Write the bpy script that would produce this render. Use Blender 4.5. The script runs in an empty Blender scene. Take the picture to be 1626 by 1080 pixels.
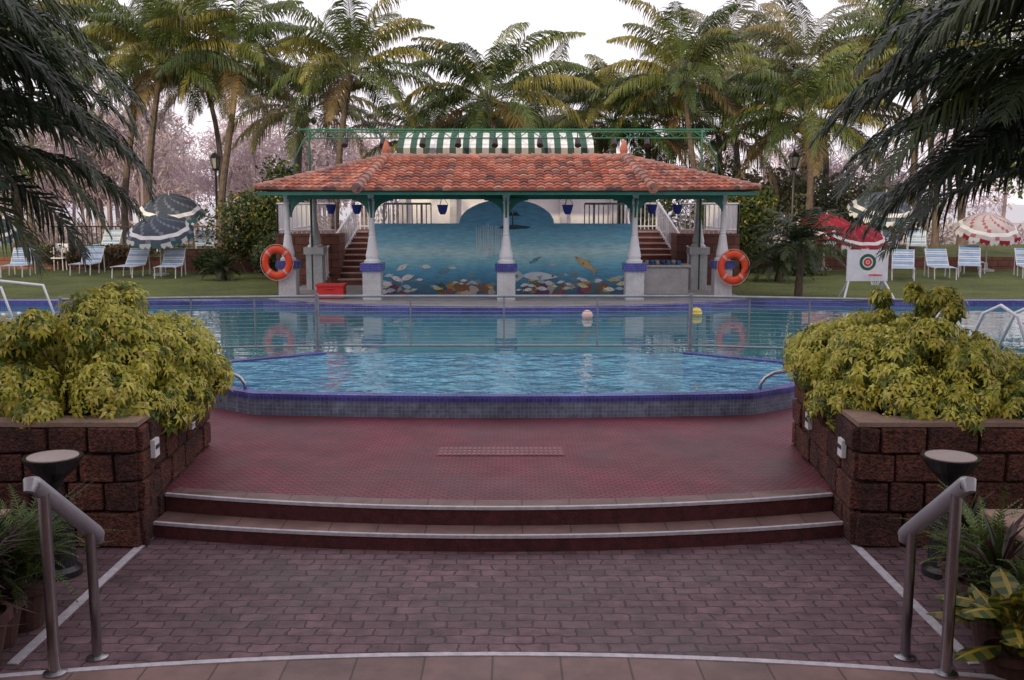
import bpy, math, random
import numpy as np
from mathutils import Vector, Matrix
R = random.Random(7)
scene = bpy.context.scene
S, C, PI = math.sin, math.cos, math.pi
rad = math.radians

# ------------------------------------------------------------------ mesh builder
class MB:
    def __init__(s): s.v=[]; s.f=[]; s.m=[]; s.c=[]; s.mat=0; s.col=(1,1,1)
    def add(s, vs, fs, mat=None, col=None):
        o=len(s.v); s.v.extend([tuple(p) for p in vs])
        mat = s.mat if mat is None else mat; col = s.col if col is None else col
        for f in fs: s.f.append(tuple(i+o for i in f)); s.m.append(mat); s.c.append(col)
    def box(s, c, d, rz=0, mat=None, col=None, jit=0, rx=0):
        vs=[]
        for z in (-.5,.5):
            for x,y in ((-.5,-.5),(.5,-.5),(.5,.5),(-.5,.5)):
                p=Vector((x*d[0],y*d[1],z*d[2]))
                if jit: p+=Vector((R.uniform(-jit,jit),R.uniform(-jit,jit),R.uniform(-jit,jit)))
                if rx: p=Matrix.Rotation(rx,3,'X')@p
                if rz: p=Matrix.Rotation(rz,3,'Z')@p
                vs.append((c[0]+p.x,c[1]+p.y,c[2]+p.z))
        s.add(vs,[(3,2,1,0),(4,5,6,7),(0,1,5,4),(1,2,6,5),(2,3,7,6),(3,0,4,7)],mat,col)
    def tube(s, pts, rs, n=8, mat=None, col=None, cap=True):
        pts=[Vector(p) for p in pts]
        if not isinstance(rs,(list,tuple)): rs=[rs]*len(pts)
        vs=[]; fs=[]; prev=None
        for i,p in enumerate(pts):
            t=(pts[min(i+1,len(pts)-1)]-pts[max(i-1,0)]).normalized()
            if prev is None:
                a=Vector((0,0,1)) if abs(t.z)<.9 else Vector((1,0,0)); u=t.cross(a).normalized()
            else: u=(prev-t*prev.dot(t)).normalized()
            prev=u; w=t.cross(u)
            for k in range(n):
                q=2*PI*k/n; vs.append(p+(u*C(q)+w*S(q))*rs[i])
        for i in range(len(pts)-1):
            for k in range(n):
                a=i*n+k; b=i*n+(k+1)%n; fs.append((a,b,b+n,a+n))
        if cap: fs.append(tuple(range(n-1,-1,-1))); fs.append(tuple(range((len(pts)-1)*n,len(pts)*n)))
        s.add(vs,fs,mat,col)
    def lathe(s, c, prof, n=16, mat=None, col=None):
        vs=[];fs=[]
        for r,z in prof:
            for k in range(n):
                q=2*PI*k/n; vs.append((c[0]+r*C(q),c[1]+r*S(q),c[2]+z))
        for i in range(len(prof)-1):
            for k in range(n):
                a=i*n+k;b=i*n+(k+1)%n; fs.append((a,b,b+n,a+n))
        fs.append(tuple(range(n-1,-1,-1))); fs.append(tuple(range((len(prof)-1)*n,len(prof)*n)))
        s.add(vs,fs,mat,col)
    def prism(s, poly, z0, z1, mat=None, side=None, col=None):
        n=len(poly); vs=[(x,y,z0) for x,y in poly]+[(x,y,z1) for x,y in poly]
        s.add(vs,[tuple(range(n,2*n))],mat,col)
        s.add(vs,[(i,(i+1)%n,(i+1)%n+n,i+n) for i in range(n)]+[tuple(range(n-1,-1,-1))],mat if side is None else side,col)
    def strip(s, pts, w, z0, z1, top=None, side=None, off=0, closed=False):
        n=len(pts); P=[Vector(p) for p in pts]; A=[];B=[]
        for i in range(n):
            if closed: a=(P[i]-P[i-1]).normalized(); b=(P[(i+1)%n]-P[i]).normalized()
            else:
                a=(P[i]-P[i-1]).normalized() if i>0 else (P[1]-P[0]).normalized()
                b=(P[i+1]-P[i]).normalized() if i<n-1 else a
            na=Vector((-a.y,a.x)); nb=Vector((-b.y,b.x)); m=(na+nb).normalized(); k=1/max(.4,m.dot(na))
            A.append(P[i]+m*k*off); B.append(P[i]+m*k*(off+w))
        vs=[(p.x,p.y,z0) for p in A]+[(p.x,p.y,z1) for p in A]+[(p.x,p.y,z1) for p in B]+[(p.x,p.y,z0) for p in B]
        T=[];D=[]
        for i in range(n if closed else n-1):
            j=(i+1)%n
            T.append((n+i,n+j,2*n+j,2*n+i)); D.append((i,j,n+j,n+i)); D.append((2*n+i,2*n+j,3*n+j,3*n+i))
        if not closed: D.append((0,n,2*n,3*n)); D.append((n-1,4*n-1,3*n-1,2*n-1))
        s.add(vs,T,top); s.add(vs,D,side if side is not None else top)
    def build(s, name, mats, smooth=False, parent=None, loc=None, bevel=0, recalc=False):
        me=bpy.data.meshes.new(name); me.from_pydata(s.v,[],s.f)
        for m in mats: me.materials.append(m)
        me.polygons.foreach_set('material_index', s.m)
        ca=me.color_attributes.new('Col','FLOAT_COLOR','CORNER')
        cnt=np.array([len(f) for f in s.f]); c=np.array([(a[0],a[1],a[2],1.0) for a in s.c],dtype=np.float32)
        ca.data.foreach_set('color', np.repeat(c,cnt,axis=0).ravel())
        if smooth: me.polygons.foreach_set('use_smooth',[True]*len(s.f))
        me.update()
        ob=bpy.data.objects.new(name,me); scene.collection.objects.link(ob)
        if loc: ob.location=loc
        if parent: ob.parent=parent
        if bevel:
            b=ob.modifiers.new('b','BEVEL'); b.width=bevel; b.segments=2; b.limit_method='ANGLE'
        return ob
def empty(name, loc=(0,0,0)):
    e=bpy.data.objects.new(name,None); scene.collection.objects.link(e); e.location=loc; return e
def inst(name, me, loc, rz=0, sc=1):
    o=bpy.data.objects.new(name,me); scene.collection.objects.link(o); o.location=loc; o.rotation_euler=(0,0,rz); o.scale=(sc,sc,sc) if not isinstance(sc,tuple) else sc; return o

# ------------------------------------------------------------------ materials
def newmat(name):
    m=bpy.data.materials.new(name); m.use_nodes=True; nt=m.node_tree
    return m,nt,nt.nodes['Principled BSDF']
def N(nt,t,**k):
    n=nt.nodes.new(t)
    for a,b in k.items():
        if a in n.inputs: n.inputs[a].default_value=b
        else: setattr(n,a,b)
    return n
def rgb(c): return (c[0],c[1],c[2],1)
def mixc(nt,fac,a,b,bt='MIX'):
    n=nt.nodes.new('ShaderNodeMix'); n.data_type='RGBA'; n.blend_type=bt
    for sock,val in ((n.inputs[0],fac),(n.inputs[6],a),(n.inputs[7],b)):
        if hasattr(val,'is_output'): nt.links.new(val,sock)
        else: sock.default_value = val if isinstance(val,(int,float)) else rgb(val)
    return n.outputs[2]
def coords(nt, kind='xyz'):
    tc=N(nt,'ShaderNodeNewGeometry').outputs['Position']
    if kind=='xyz': return tc
    sx=N(nt,'ShaderNodeSeparateXYZ'); nt.links.new(tc,sx.inputs[0])
    cb=N(nt,'ShaderNodeCombineXYZ')
    if kind=='side':
        m=N(nt,'ShaderNodeMath',operation='ADD'); nt.links.new(sx.outputs[0],m.inputs[0]); nt.links.new(sx.outputs[1],m.inputs[1])
        nt.links.new(m.outputs[0],cb.inputs[0]); nt.links.new(sx.outputs[2],cb.inputs[1])
    return cb.outputs[0]
def noise(nt,vec,scale,detail=4,rough=.6):
    n=N(nt,'ShaderNodeTexNoise',Scale=scale,Detail=detail,Roughness=rough); nt.links.new(vec,n.inputs['Vector']); return n.outputs['Fac']
def ramp(nt,fac,stops):
    r=N(nt,'ShaderNodeValToRGB'); e=r.color_ramp.elements
    while len(e)<len(stops): e.new(.5)
    for i,(p,c) in enumerate(stops): e[i].position=p; e[i].color=rgb(c) if len(c)==3 else c
    nt.links.new(fac,r.inputs[0]); return r.outputs[0]
def bump(nt,b,h,strength,dist=.01):
    n=N(nt,'ShaderNodeBump',Strength=strength,Distance=dist); nt.links.new(h,n.inputs['Height'])
    nt.links.new(n.outputs[0],b.inputs['Normal']); return n
def M(name, c, rough=.6, metal=0, var=.2, ns=3, bs=0, bstr=.3, bd=.01):
    m,nt,b=newmat(name); P=coords(nt)
    f=noise(nt,P,ns); f2=noise(nt,P,ns*9)
    mm=N(nt,'ShaderNodeMath',operation='ADD'); nt.links.new(f,mm.inputs[0]); nt.links.new(f2,mm.inputs[1])
    mm2=N(nt,'ShaderNodeMath',operation='MULTIPLY'); mm2.inputs[1].default_value=.5; nt.links.new(mm.outputs[0],mm2.inputs[0])
    col=ramp(nt,mm2.outputs[0],[(.38,tuple(x*(1-var) for x in c)),(.62,tuple(min(1,x*(1+var)) for x in c))])
    nt.links.new(col,b.inputs['Base Color']); b.inputs['Roughness'].default_value=rough; b.inputs['Metallic'].default_value=metal
    if bs: bump(nt,b,noise(nt,P,bs),bstr,bd)
    return m
def MC(name, rough=.5, transl=.25, var=.25, ns=2, bs=0, haze=0):
    m,nt,b=newmat(name); P=coords(nt)
    a=N(nt,'ShaderNodeAttribute',attribute_name='Col').outputs['Color']
    f=noise(nt,P,ns,2)
    g=ramp(nt,f,[(.3,(1-var,)*3),(.7,(1+var,)*3)])
    col=mixc(nt,1.0,a,g,'MULTIPLY')
    if haze:  # distance haze painted into the colour, paler towards the beach
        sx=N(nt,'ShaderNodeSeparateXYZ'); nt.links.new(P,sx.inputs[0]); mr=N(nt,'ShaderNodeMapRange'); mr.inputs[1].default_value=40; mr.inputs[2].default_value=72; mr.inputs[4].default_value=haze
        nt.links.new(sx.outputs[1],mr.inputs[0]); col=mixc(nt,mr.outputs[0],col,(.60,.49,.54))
    nt.links.new(col,b.inputs['Base Color']); b.inputs['Roughness'].default_value=rough
    if bs: bump(nt,b,noise(nt,P,bs),.4)
    if transl:
        t=N(nt,'ShaderNodeBsdfTranslucent'); nt.links.new(col,t.inputs[0]); mx=N(nt,'ShaderNodeMixShader'); mx.inputs[0].default_value=transl
        out=nt.nodes['Material Output']; nt.links.new(b.outputs[0],mx.inputs[1]); nt.links.new(t.outputs[0],mx.inputs[2]); nt.links.new(mx.outputs[0],out.inputs[0])
    return m
def BRICK(name, c1, c2, mortar, w, h, ms=.01, rough=.7, kind='xyz', offset=.5, bstr=.5, bd=.01, nvar=.25, nscale=4, fine=0, stain=.2):
    m,nt,b=newmat(name); V=coords(nt,kind)
    t=N(nt,'ShaderNodeTexBrick',offset=offset); t.inputs['Color1'].default_value=rgb(c1); t.inputs['Color2'].default_value=rgb(c2)
    t.inputs['Mortar'].default_value=rgb(mortar); t.inputs['Scale'].default_value=1; t.inputs['Brick Width'].default_value=w; t.inputs['Row Height'].default_value=h
    t.inputs['Mortar Size'].default_value=ms; t.inputs['Mortar Smooth'].default_value=.4
    if kind=='xyz' and fine:
        nz=N(nt,'ShaderNodeTexNoise',Scale=9.0); nt.links.new(V,nz.inputs['Vector'])
        vm=N(nt,'ShaderNodeVectorMath',operation='MULTIPLY_ADD'); vm.inputs[1].default_value=(fine,fine,0)
        nt.links.new(nz.outputs['Color'],vm.inputs[0]); nt.links.new(V,vm.inputs[2]); V2=vm.outputs[0]
    else: V2=V
    nt.links.new(V2,t.inputs['Vector'])
    P=coords(nt)
    f=noise(nt,P,nscale,6); g=ramp(nt,f,[(.3,(1-nvar,)*3),(.7,(1+nvar,)*3)])
    f3=noise(nt,P,.6,5,.65); g3=ramp(nt,f3,[(.35,(1-stain*1.3,)*3),(.65,(1+stain,)*3)])
    col=mixc(nt,1.0,mixc(nt,1.0,t.outputs['Color'],g,'MULTIPLY'),g3,'MULTIPLY'); nt.links.new(col,b.inputs['Base Color'])
    rr=ramp(nt,f3,[(.35,(rough*.75,)*3),(.65,(min(1,rough*1.2),)*3)]); nt.links.new(rr,b.inputs['Roughness'])
    iv=N(nt,'ShaderNodeMath',operation='SUBTRACT'); iv.inputs[0].default_value=1; nt.links.new(t.outputs['Fac'],iv.inputs[1])
    ad=N(nt,'ShaderNodeMath',operation='MULTIPLY_ADD'); ad.inputs[1].default_value=.4; nt.links.new(noise(nt,P,60,2),ad.inputs[0]); nt.links.new(iv.outputs[0],ad.inputs[2])
    bump(nt,b,ad.outputs[0],bstr,bd); return m

m_paver=BRICK('paver',(.095,.054,.064),(.135,.080,.090),(.042,.026,.030),.2,.125,.009,.7,fine=.075,bd=.012,nvar=.38,nscale=7,stain=.25)
m_red=BRICK('red_tile',(.165,.026,.046),(.205,.036,.058),(.065,.012,.020),.085,.055,.011,.58,offset=.5,bd=.008,nvar=.28,nscale=2.5,bstr=.8,stain=.25)
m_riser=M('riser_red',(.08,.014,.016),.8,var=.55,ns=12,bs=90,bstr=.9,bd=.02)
m_band=BRICK('step_stone',(.165,.098,.088),(.135,.082,.074),(.07,.04,.036),.42,3.0,.008,.6,bd=.004,nvar=.3)
m_white=M('white_paint',(.72,.72,.74),.5,var=.08,ns=4)
m_line=M('line_white',(.43,.41,.44),.6,var=.25,ns=15)
def laterite():
    m,nt,b=newmat('laterite'); P=coords(nt)
    a=N(nt,'ShaderNodeAttribute',attribute_name='Col').outputs['Color']
    v=N(nt,'ShaderNodeTexVoronoi',Scale=42.0); nt.links.new(P,v.inputs['Vector'])
    n1=noise(nt,P,26,6,.7); n2=noise(nt,P,3,3)
    g=ramp(nt,n1,[(.38,(.30,.26,.25)),(.5,(.95,.95,.95)),(.68,(1.7,1.5,1.35))])
    col=mixc(nt,1.0,a,g,'MULTIPLY'); g2=ramp(nt,n2,[(.35,(.6,.6,.62)),(.65,(1.2,1.15,1.1))]); col=mixc(nt,1.0,col,g2,'MULTIPLY')
    nt.links.new(col,b.inputs['Base Color']); b.inputs['Roughness'].default_value=.95
    ad=N(nt,'ShaderNodeMath',operation='MULTIPLY_ADD'); ad.inputs[1].default_value=.6; nt.links.new(v.outputs['Distance'],ad.inputs[0]); nt.links.new(n1,ad.inputs[2])
    bump(nt,b,ad.outputs[0],1.0,.05); return m
m_later=laterite()
latc=[(.135,.048,.034),(.105,.039,.029),(.155,.057,.039),(.09,.034,.027),(.12,.043,.028)]
m_later_core=M('laterite_joint',(.04,.022,.018),1,var=.3,ns=9)
m_laterwall=BRICK('laterite_wall',(.15,.06,.045),(.2,.085,.06),(.07,.035,.03),.42,.22,.015,.95,kind='side')
m_cap=M('cap_stone',(.25,.17,.13),.7,var=.25,ns=4,bs=40)
m_soil=M('soil',(.05,.035,.025),1,var=.3,ns=6,bs=30)
m_grass=M('lawn_grass',(.10,.125,.025),.9,var=.4,ns=.8,bs=60,bstr=1,bd=.03)
m_sand=M('sand',(.38,.32,.30),.95,var=.15,ns=.2,bs=5)
m_mos_top=BRICK('mosaic_blue_top',(.08,.09,.36),(.11,.12,.43),(.19,.21,.40),.05,.05,.004,.25,offset=0,bstr=.2,bd=.002,nvar=.2)
m_mos_blue=BRICK('mosaic_blue',(.045,.05,.28),(.08,.09,.35),(.15,.17,.34),.05,.05,.004,.3,kind='side',offset=0,bstr=.2,bd=.002,nvar=.2)
m_mos_grey=BRICK('mosaic_grey',(.12,.16,.24),(.17,.22,.31),(.26,.29,.35),.05,.05,.005,.35,kind='side',offset=0,bstr=.2,bd=.002,nvar=.35,nscale=8)
m_steel=M('steel',(.42,.42,.44),.28,1,var=.1,ns=4)
m_rail=M('rail_grey',(.36,.36,.40),.35,.4,var=.1,ns=6)
m_galv=M('galvanised',(.30,.31,.33),.5,.7,var=.2,ns=5)
m_black=M('black_enamel',(.018,.018,.02),.3,0,var=.2,ns=4)
m_green=M('green_paint',(.015,.17,.12),.5,var=.25,ns=4)
m_dgreen=M('green_pipe',(.015,.10,.06),.5,var=.25,ns=4)
m_orange=M('buoy_orange',(.75,.07,.02),.45,var=.1)
m_redp=M('red_plastic',(.6,.03,.03),.45,var=.1)
m_greyc=M('grey_render',(.42,.42,.43),.8,var=.2,ns=3)
m_ped=M('pedestal_render',(.52,.54,.56),.75,var=.18,ns=3)
m_concrete=M('concrete',(.3,.28,.27),.9,var=.2,ns=2,bs=30)
m_tile=MC('roof_tile',.85,0,.3,3,30)
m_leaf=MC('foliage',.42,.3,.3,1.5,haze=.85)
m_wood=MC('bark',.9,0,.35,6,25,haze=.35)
m_paint=MC('painted',.6,0,.12,4)
m_cloth=MC('canvas',.8,.2,.1,4)
m_terr=M('terracotta_pot',(.065,.03,.022),.8,var=.3)
m_bluep=M('blue_pot',(.03,.05,.35),.35,var=.1)
m_dark=M('dark_interior',(.03,.03,.035),.9)

def watermat(name,col,col2,ws,strength,dist,wr=.03,sxx=.55,vb=1.7):
    m,nt,b=newmat(name); P=coords(nt)
    mp=N(nt,'ShaderNodeMapping'); mp.inputs['Scale'].default_value=(sxx,1,1); nt.links.new(P,mp.inputs['Vector'])
    n1=noise(nt,mp.outputs[0],ws,3,.5); n2=noise(nt,mp.outputs[0],.35,2)
    c=mixc(nt,n2,col,col2)
    n3=noise(nt,mp.outputs[0],ws*.8,3,.5); vr=ramp(nt,n3,[(.42,(1,1,1)),(.5,(vb,vb*.9,vb*.8)),(.58,(1,1,1))])  # bright veins painted into the water colour as ripple glints
    c=mixc(nt,1.0,c,vr,'MULTIPLY')
    nt.links.new(c,b.inputs['Base Color']); b.inputs['Roughness'].default_value=wr; b.inputs['IOR'].default_value=1.34
    bump(nt,b,n1,strength,dist); return m
m_water1=watermat('water_rippled',(.06,.235,.37),(.12,.35,.49),2.9,1.0,.62,.03,.75,1.9)
m_water2=watermat('water_calm',(.022,.115,.16),(.045,.185,.235),1.7,.5,.02,.02,.55,1.4)
m_sea=M('sea_water',(.3,.3,.33),.3,var=.1)

# ------------------------------------------------------------------ ground and paving
g=MB(); g.add([(-900,-400,-.06),(900,-400,-.06),(900,1500,-.06),(-900,1500,-.06)],[(0,1,2,3)]); g.build('ground',[m_sand])
g=MB(); g.add([(-900,150,-.03),(900,150,-.03),(900,1490,-.03),(-900,1490,-.03)],[(0,1,2,3)]); g.build('sea',[m_sea])
g=MB(); g.prism([(-14,3),(14,3),(14,9.2),(-14,9.2)],-.05,0); g.build('brick_pavement',[m_paver])
def arcpts(yc,ye,xe,n=28): return [(x,yc+(ye-yc)*(x/xe)**2) for x in [xe*(2*i/n-1) for i in range(n+1)]]
A2=arcpts(8.55,8.97,3.06); A1=arcpts(8.27,8.64,3.06)
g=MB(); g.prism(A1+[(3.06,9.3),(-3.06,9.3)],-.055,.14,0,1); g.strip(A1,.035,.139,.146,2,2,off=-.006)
g.strip(A1,.008,.118,.142,2,2,off=-.007)
g.build('lower_step',[m_band,m_riser,m_line])
g=MB()
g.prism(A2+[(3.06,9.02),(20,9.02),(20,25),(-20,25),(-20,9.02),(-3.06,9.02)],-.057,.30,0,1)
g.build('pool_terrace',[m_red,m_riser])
g=MB(); g.strip(A2,.2,.29,.304,0,0,off=.028); g.strip(A2,.04,.282,.309,1,1,off=-.008); g.build('step_edging',[m_band,m_line])
g=MB()
for sx in (-1,1): g.box((sx*3.1,7.4,.004),(.07,2.5,.01))
g.build('pavement_line',[m_line])
A0=[(x,6.0-.27*(x/2.8)**2) for x in [-4.6+9.2*i/40 for i in range(41)]]
g=MB(); g.prism([(4.6,2.5),*A0[::-1],(-4.6,2.5)][::1],-.052,.15,0,1)
g.strip(A0,.05,.14,.156,2,2,off=-.045)
for i in range(8):
    y=5.2-.35*i; g.prism([(-4.5,-2),(4.5,-2),(4.5,y),(-4.5,y)],.1+.001*i,.30+.15*i,0,1)
g.build('entrance_steps',[m_band,m_riser,m_line])
hb=empty('hotel_building',(0,-5,0))  # unseen building behind the camera, its height set to shade foreground and pavilion roof
g=MB(); g.box((0,-3,6.5),(70,6,13.1)); g.build('walls',[M('hotel_wall',(.72,.66,.62),.9)],parent=hb)
g=MB()
for i in range(-9,10):
    for z in (2.6,5.8,9.4): g.box((i*3,.02,z),(1.6,.08,1.6))
g.build('windows',[m_dark],parent=hb)
g=MB(); g.box((0,10.55,.304),(1.36,.36,.008),mat=0)
for i in range(26):
    for j in (0,1,2): g.box((-.64+i*.051,10.43+j*.12,.311),(.03,.09,.006),mat=1)
g.build('drain_grate',[M('grate_frame',(.16,.045,.06),.6),M('grate_bar',(.22,.09,.105),.5)])

# ------------------------------------------------------------------ planters of laterite block
def planter(name,sx):
    e=empty(name)
    P=[(3.1,8.42),(4.5,8.42),(4.65,8.9),(4.75,10.85),(3.26,10.85)]
    P=[(x*sx,y) for x,y in P]
    if sx<0: P=P[::-1]
    g=MB(); g.prism(P,-.04,1.03); g.build('core',[m_later_core],parent=e)
    g=MB(); n=len(P); hts=[.32,.26,.25,.23]
    for i in range(n):
        a=Vector(P[i]); b=Vector(P[(i+1)%n]); L=(b-a).length; d=(b-a)/L; nrm=Vector((d.y,-d.x)); z=0.0
        for k,h in enumerate(hts):
            u=-.02; first=True
            while u<L+.02:
                w=R.uniform(.3,.5)*(.55 if first and k%2 else 1); first=False
                if L+.02-(u+w)<.16: w=L+.02-u
                c=a+d*(u+w/2)+nrm*(.005+R.uniform(-.01,.014))
                g.box((c.x,c.y,z+h/2),(w-.024,.1,h-.022),rz=math.atan2(d.y,d.x),jit=.010,col=R.choice(latc)); u+=w
            z+=h
    g.build('blocks',[m_later],parent=e,bevel=.014)
    g=MB(); g.strip(P,.28,1.06,1.10,0,0,off=-.035,closed=True); g.build('coping',[m_cap],parent=e,bevel=.008)
    g=MB(); g.prism(P,1.03,1.05); g.build('soil',[m_soil],parent=e)
    g=MB(); a=Vector((3.1*sx,8.42)); b=Vector((3.26*sx,10.85)); d=(b-a).normalized(); nrm=Vector((-sx*d.y,sx*d.x)) 
    for t,z in ((.3,.80),(1.6,.76)):
        c=a+d*t+nrm*.075
        rz=math.atan2(d.y,d.x)
        g.box((c.x,c.y,z),(.14,.04,.16),rz=rz,mat=0)
        c2=c+nrm*.022; g.box((c2.x,c2.y,z+.01),(.10,.006,.035),rz=rz,mat=1)
    g.build('wall_lights',[m_white,m_dark],parent=e)
planter('stone_planter',-1); planter('stone_planter',1)
def lowwall(sx):
    e=empty('low_stone_wall'); g=MB(); x0=3.55
    g.box((sx*(x0+.75),6.3,.35),(1.46,1.3,.70),mat=1)
    for k in range(3):
        u=x0
        while u<5:
            w=R.uniform(.3,.45); g.box((sx*(u+w/2),6.96,.12+k*.235),(w-.02,.08,.215),jit=.006,col=R.choice(latc)); g.box((sx*(u+w/2),5.63,.12+k*.235),(w-.02,.08,.215),jit=.006,col=R.choice(latc)); u+=w
        u=5.62
        while u<6.9:
            w=min(R.uniform(.3,.42),6.97-u); g.box((sx*(x0+.01),u+w/2,.12+k*.235),(.08,w-.02,.215),jit=.006,col=R.choice(latc)); u+=w
    g.build('blocks',[m_later,m_later_core],parent=e,bevel=.01)
    g=MB(); g.box((sx*(x0+.75),6.3,.74),(1.62,1.46,.05)); g.build('coping',[m_cap],parent=e,bevel=.008)
lowwall(-1); lowwall(1)

# ------------------------------------------------------------------ handrails
def handrail(sx):
    g=MB(); x=2.72 if sx>0 else 2.62
    a=Vector((sx*(x+.02),5.62,1.36)); b=Vector((sx*(x-.03),6.36,.80)); d=(b-a)
    pts=[a+Vector((0,-.03,-.05)),a,a+d*.03,a+d*.5,a+d*.97,b,b+Vector((0,.02,-.05))]
    g.tube(pts,[.03,.046,.05,.05,.05,.046,.03],12,mat=1)
    g.tube([(sx*x,5.72,.15),(sx*x,5.72,1.27)],.034,12,mat=0)
    g.tube([(sx*(x-.03),6.25,.0),(sx*(x-.03),6.25,.86)],.032,12,mat=0)
    g.lathe((sx*x,5.72,.15),[(.07,0),(.07,.012),(.04,.02)],14,mat=0)
    g.lathe((sx*(x-.03),6.25,0),[(.07,0),(.07,.012),(.04,.02)],14,mat=0)
    o=g.build('stair_handrail',[m_steel,m_rail],smooth=True)
    o.data.set_sharp_from_angle(angle=rad(50))
handrail(-1); handrail(1)

# ------------------------------------------------------------------ pool
front=[(x,12.28+.20*(x/3.15)**2) for x in [-3.15+6.3*i/16 for i in range(17)]]
basin=[(-2.95,16.1),(-4.4,15.1),(-4.4,13.6),(-3.74,12.9)]+front+[(3.74,12.9),(4.4,13.6),(4.4,15.1),(2.95,16.1)]
pool=empty('swimming_pool')
g=MB(); g.strip(basin,.18,.2,.572,0,1,off=0)
g.strip(basin,.02,.495,.56,1,1,off=-.012)
g.strip(basin,.02,.2,.50,2,2,off=-.008)
g.build('basin_wall',[m_mos_top,m_mos_blue,m_mos_grey],parent=pool)
g=MB(); g.box((0,16.1,.4),(5.9,.14,.27)); g.build('basin_divider',[m_mos_grey],parent=pool)
def inset(P,cx,cy,k): return [(cx+(x-cx)*k,cy+(y-cy)*k) for x,y in P]
g=MB(); g.prism(inset(basin,0,14.3,.975),.3,.545); g.build('basin_water',[m_water1],parent=pool)
led=[(x,22.55+1.75*(x/5.9)**2) for x in [5.9*(1-2*i/30) for i in range(31)]]
mp=[(4.4,14.55),(17,14.55),(17,24.3)]+led+[(-17,24.3),(-17,14.55),(-4.4,14.55)]
g=MB(); g.prism([(-17,14.4),(17,14.4),(17,24.35),(5.95,24.35),(5.9,26),(-5.9,26),(-5.95,24.35),(-17,24.35)],.302,.47)
g.build('pool_water',[m_water2],parent=pool)
g=MB(); g.strip(mp,.34,.25,.60,0,1,off=-.34)
g.build('pool_coping',[m_mos_top,m_mos_blue],parent=pool)
for dx in (0,1.6):
    g=MB()
    for i in range(30):
        t=i/29; g.lathe((-9.2-dx-3.5*t,22.9-3.2*t,.47),[(.02,-.03),(.05,0),(.02,.03)],8,col=(.6,.1,.1) if i%2 else (.7,.7,.75))
    g.tube([(-9.1-dx,23,.48),(-12.8-dx,19.6,.48)],.008,4,col=(.6,.6,.6)); g.build('lane_rope',[m_paint])
for sx in (-1,1):
    g=MB()
    p=[(sx*3.32,12.80,.57),(sx*3.33,12.80,.64),(sx*3.38,12.81,.71),(sx*3.5,12.84,.77),(sx*3.75,12.92,.80),(sx*3.95,13.05,.77),(sx*3.98,13.06,.57)]
    g.tube(p,.024,8)
    g.build('pool_grab_rail',[m_steel],smooth=True)
def fence(pts, posts_big, name):
    g=MB()
    for i in range(len(pts)-1):
        a=Vector(pts[i]+(0,)); b=Vector(pts[i+1]+(0,))
        for z,r in ((1.46,.022),(.66,.018)): g.tube([a+Vector((0,0,z)),b+Vector((0,0,z))],r,8)
        for k in range(1,13): 
            z=.66+.8*k/13; g.tube([a+Vector((0,0,z)),b+Vector((0,0,z))],.0045,4)
        for k in range(1,4):
            p=a.lerp(b,k/4); g.tube([p+Vector((0,0,.66)),p+Vector((0,0,1.46))],.015,6)
    for p in posts_big: g.tube([(p[0],p[1],.47),(p[0],p[1],1.5)],.034,10); g.lathe((p[0],p[1],.57),[(.08,0),(.08,.02),(.04,.03)],10)
    g.build(name,[m_galv],smooth=False)
fence([(-6.9,15.6),(-3.02,16.15),(3.0,16.15),(6.6,15.4)],[(-6.9,15.6),(-3.02,16.15),(3.0,16.15),(6.6,15.4)],'pool_fence')
for x,y,r,c in ((4.2,22.2,.13,(.7,.55,.05)),(1.75,21.7,.12,(.75,.5,.42))):
    g=MB(); g.lathe((x,y,.53),[(max(.01,r*S(PI*i/12)),-r*C(PI*i/12)) for i in range(13)],20,col=c)
    g.tube([(x+r*1.01*C(q*PI/8),y+r*1.01*S(q*PI/8),.53) for q in range(17)],.006,5,col=(.9,.9,.85)); g.build('beach_ball',[m_paint],smooth=True)
g=MB()
for dx in (0,.5):
    g.tube([(8.2+dx,15.3,.3),(7.95+dx,15.5,1.2),(7.8+dx,15.75,1.35),(7.65+dx,16.0,1.2),(7.45+dx,16.3,.35)],.03,8,mat=0)
for k in range(4): g.tube([(8.14-.06*k,15.36+.05*k,.5+.2*k),(8.64-.06*k,15.36+.05*k,.5+.2*k)],.025,6,mat=0)
g.build('pool_ladder',[m_white],smooth=True)
g=MB(); g.tube([(-10.2,20.8,.4),(-10.5,20.9,1.2),(-11.6,21,1.3)],.03,8); g.tube([(-9.6,21.4,.4),(-9.9,21.5,1.2),(-11.0,21.6,1.3)],.03,8); g.build('pool_grab_rail',[m_white],smooth=True)

# ------------------------------------------------------------------ lawn, terraces
g=MB(); g.prism([(-60,24.64),(-5.4,24.64),(-5.4,36),(5.4,36),(5.4,24.64),(60,24.64),(60,50),(-60,50)],.2,.56); g.build('lawn',[m_grass])
g=MB(); g.prism([(-60,9.5),(-17.34,9.5),(-17.34,24.64),(-60,24.64)],.2,.55); g.prism([(17.34,9.5),(60,9.5),(60,24.64),(17.34,24.64)],.2,.55); g.build('lawn',[m_grass])
for sx in (-1,1):
    g=MB(); P=[(sx*7,36.5),(sx*60,36.5),(sx*60,48),(sx*7,48)]
    if sx<0: P=P[::-1]
    g.prism(P,.5,1.0,0,1); g.build('raised_terrace',[m_grass,m_laterwall])
g=MB(); a=12.5
while a<19:
    g.tube([(-a,42,1.0),(-a,42,2.0)],.025,4); a+=.2
g.tube([(-12.4,42,1.97),(-19,42,1.97)],.03,6); g.tube([(-12.4,42,1.15),(-19,42,1.15)],.03,6)
g.build('metal_fence',[M('dark_fence_paint',(.06,.06,.07),.5)])
g=MB(); g.box((-9.6,35.4,.95),(4.2,.35,.8)); g.build('laterite_garden_wall',[m_laterwall])
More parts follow.
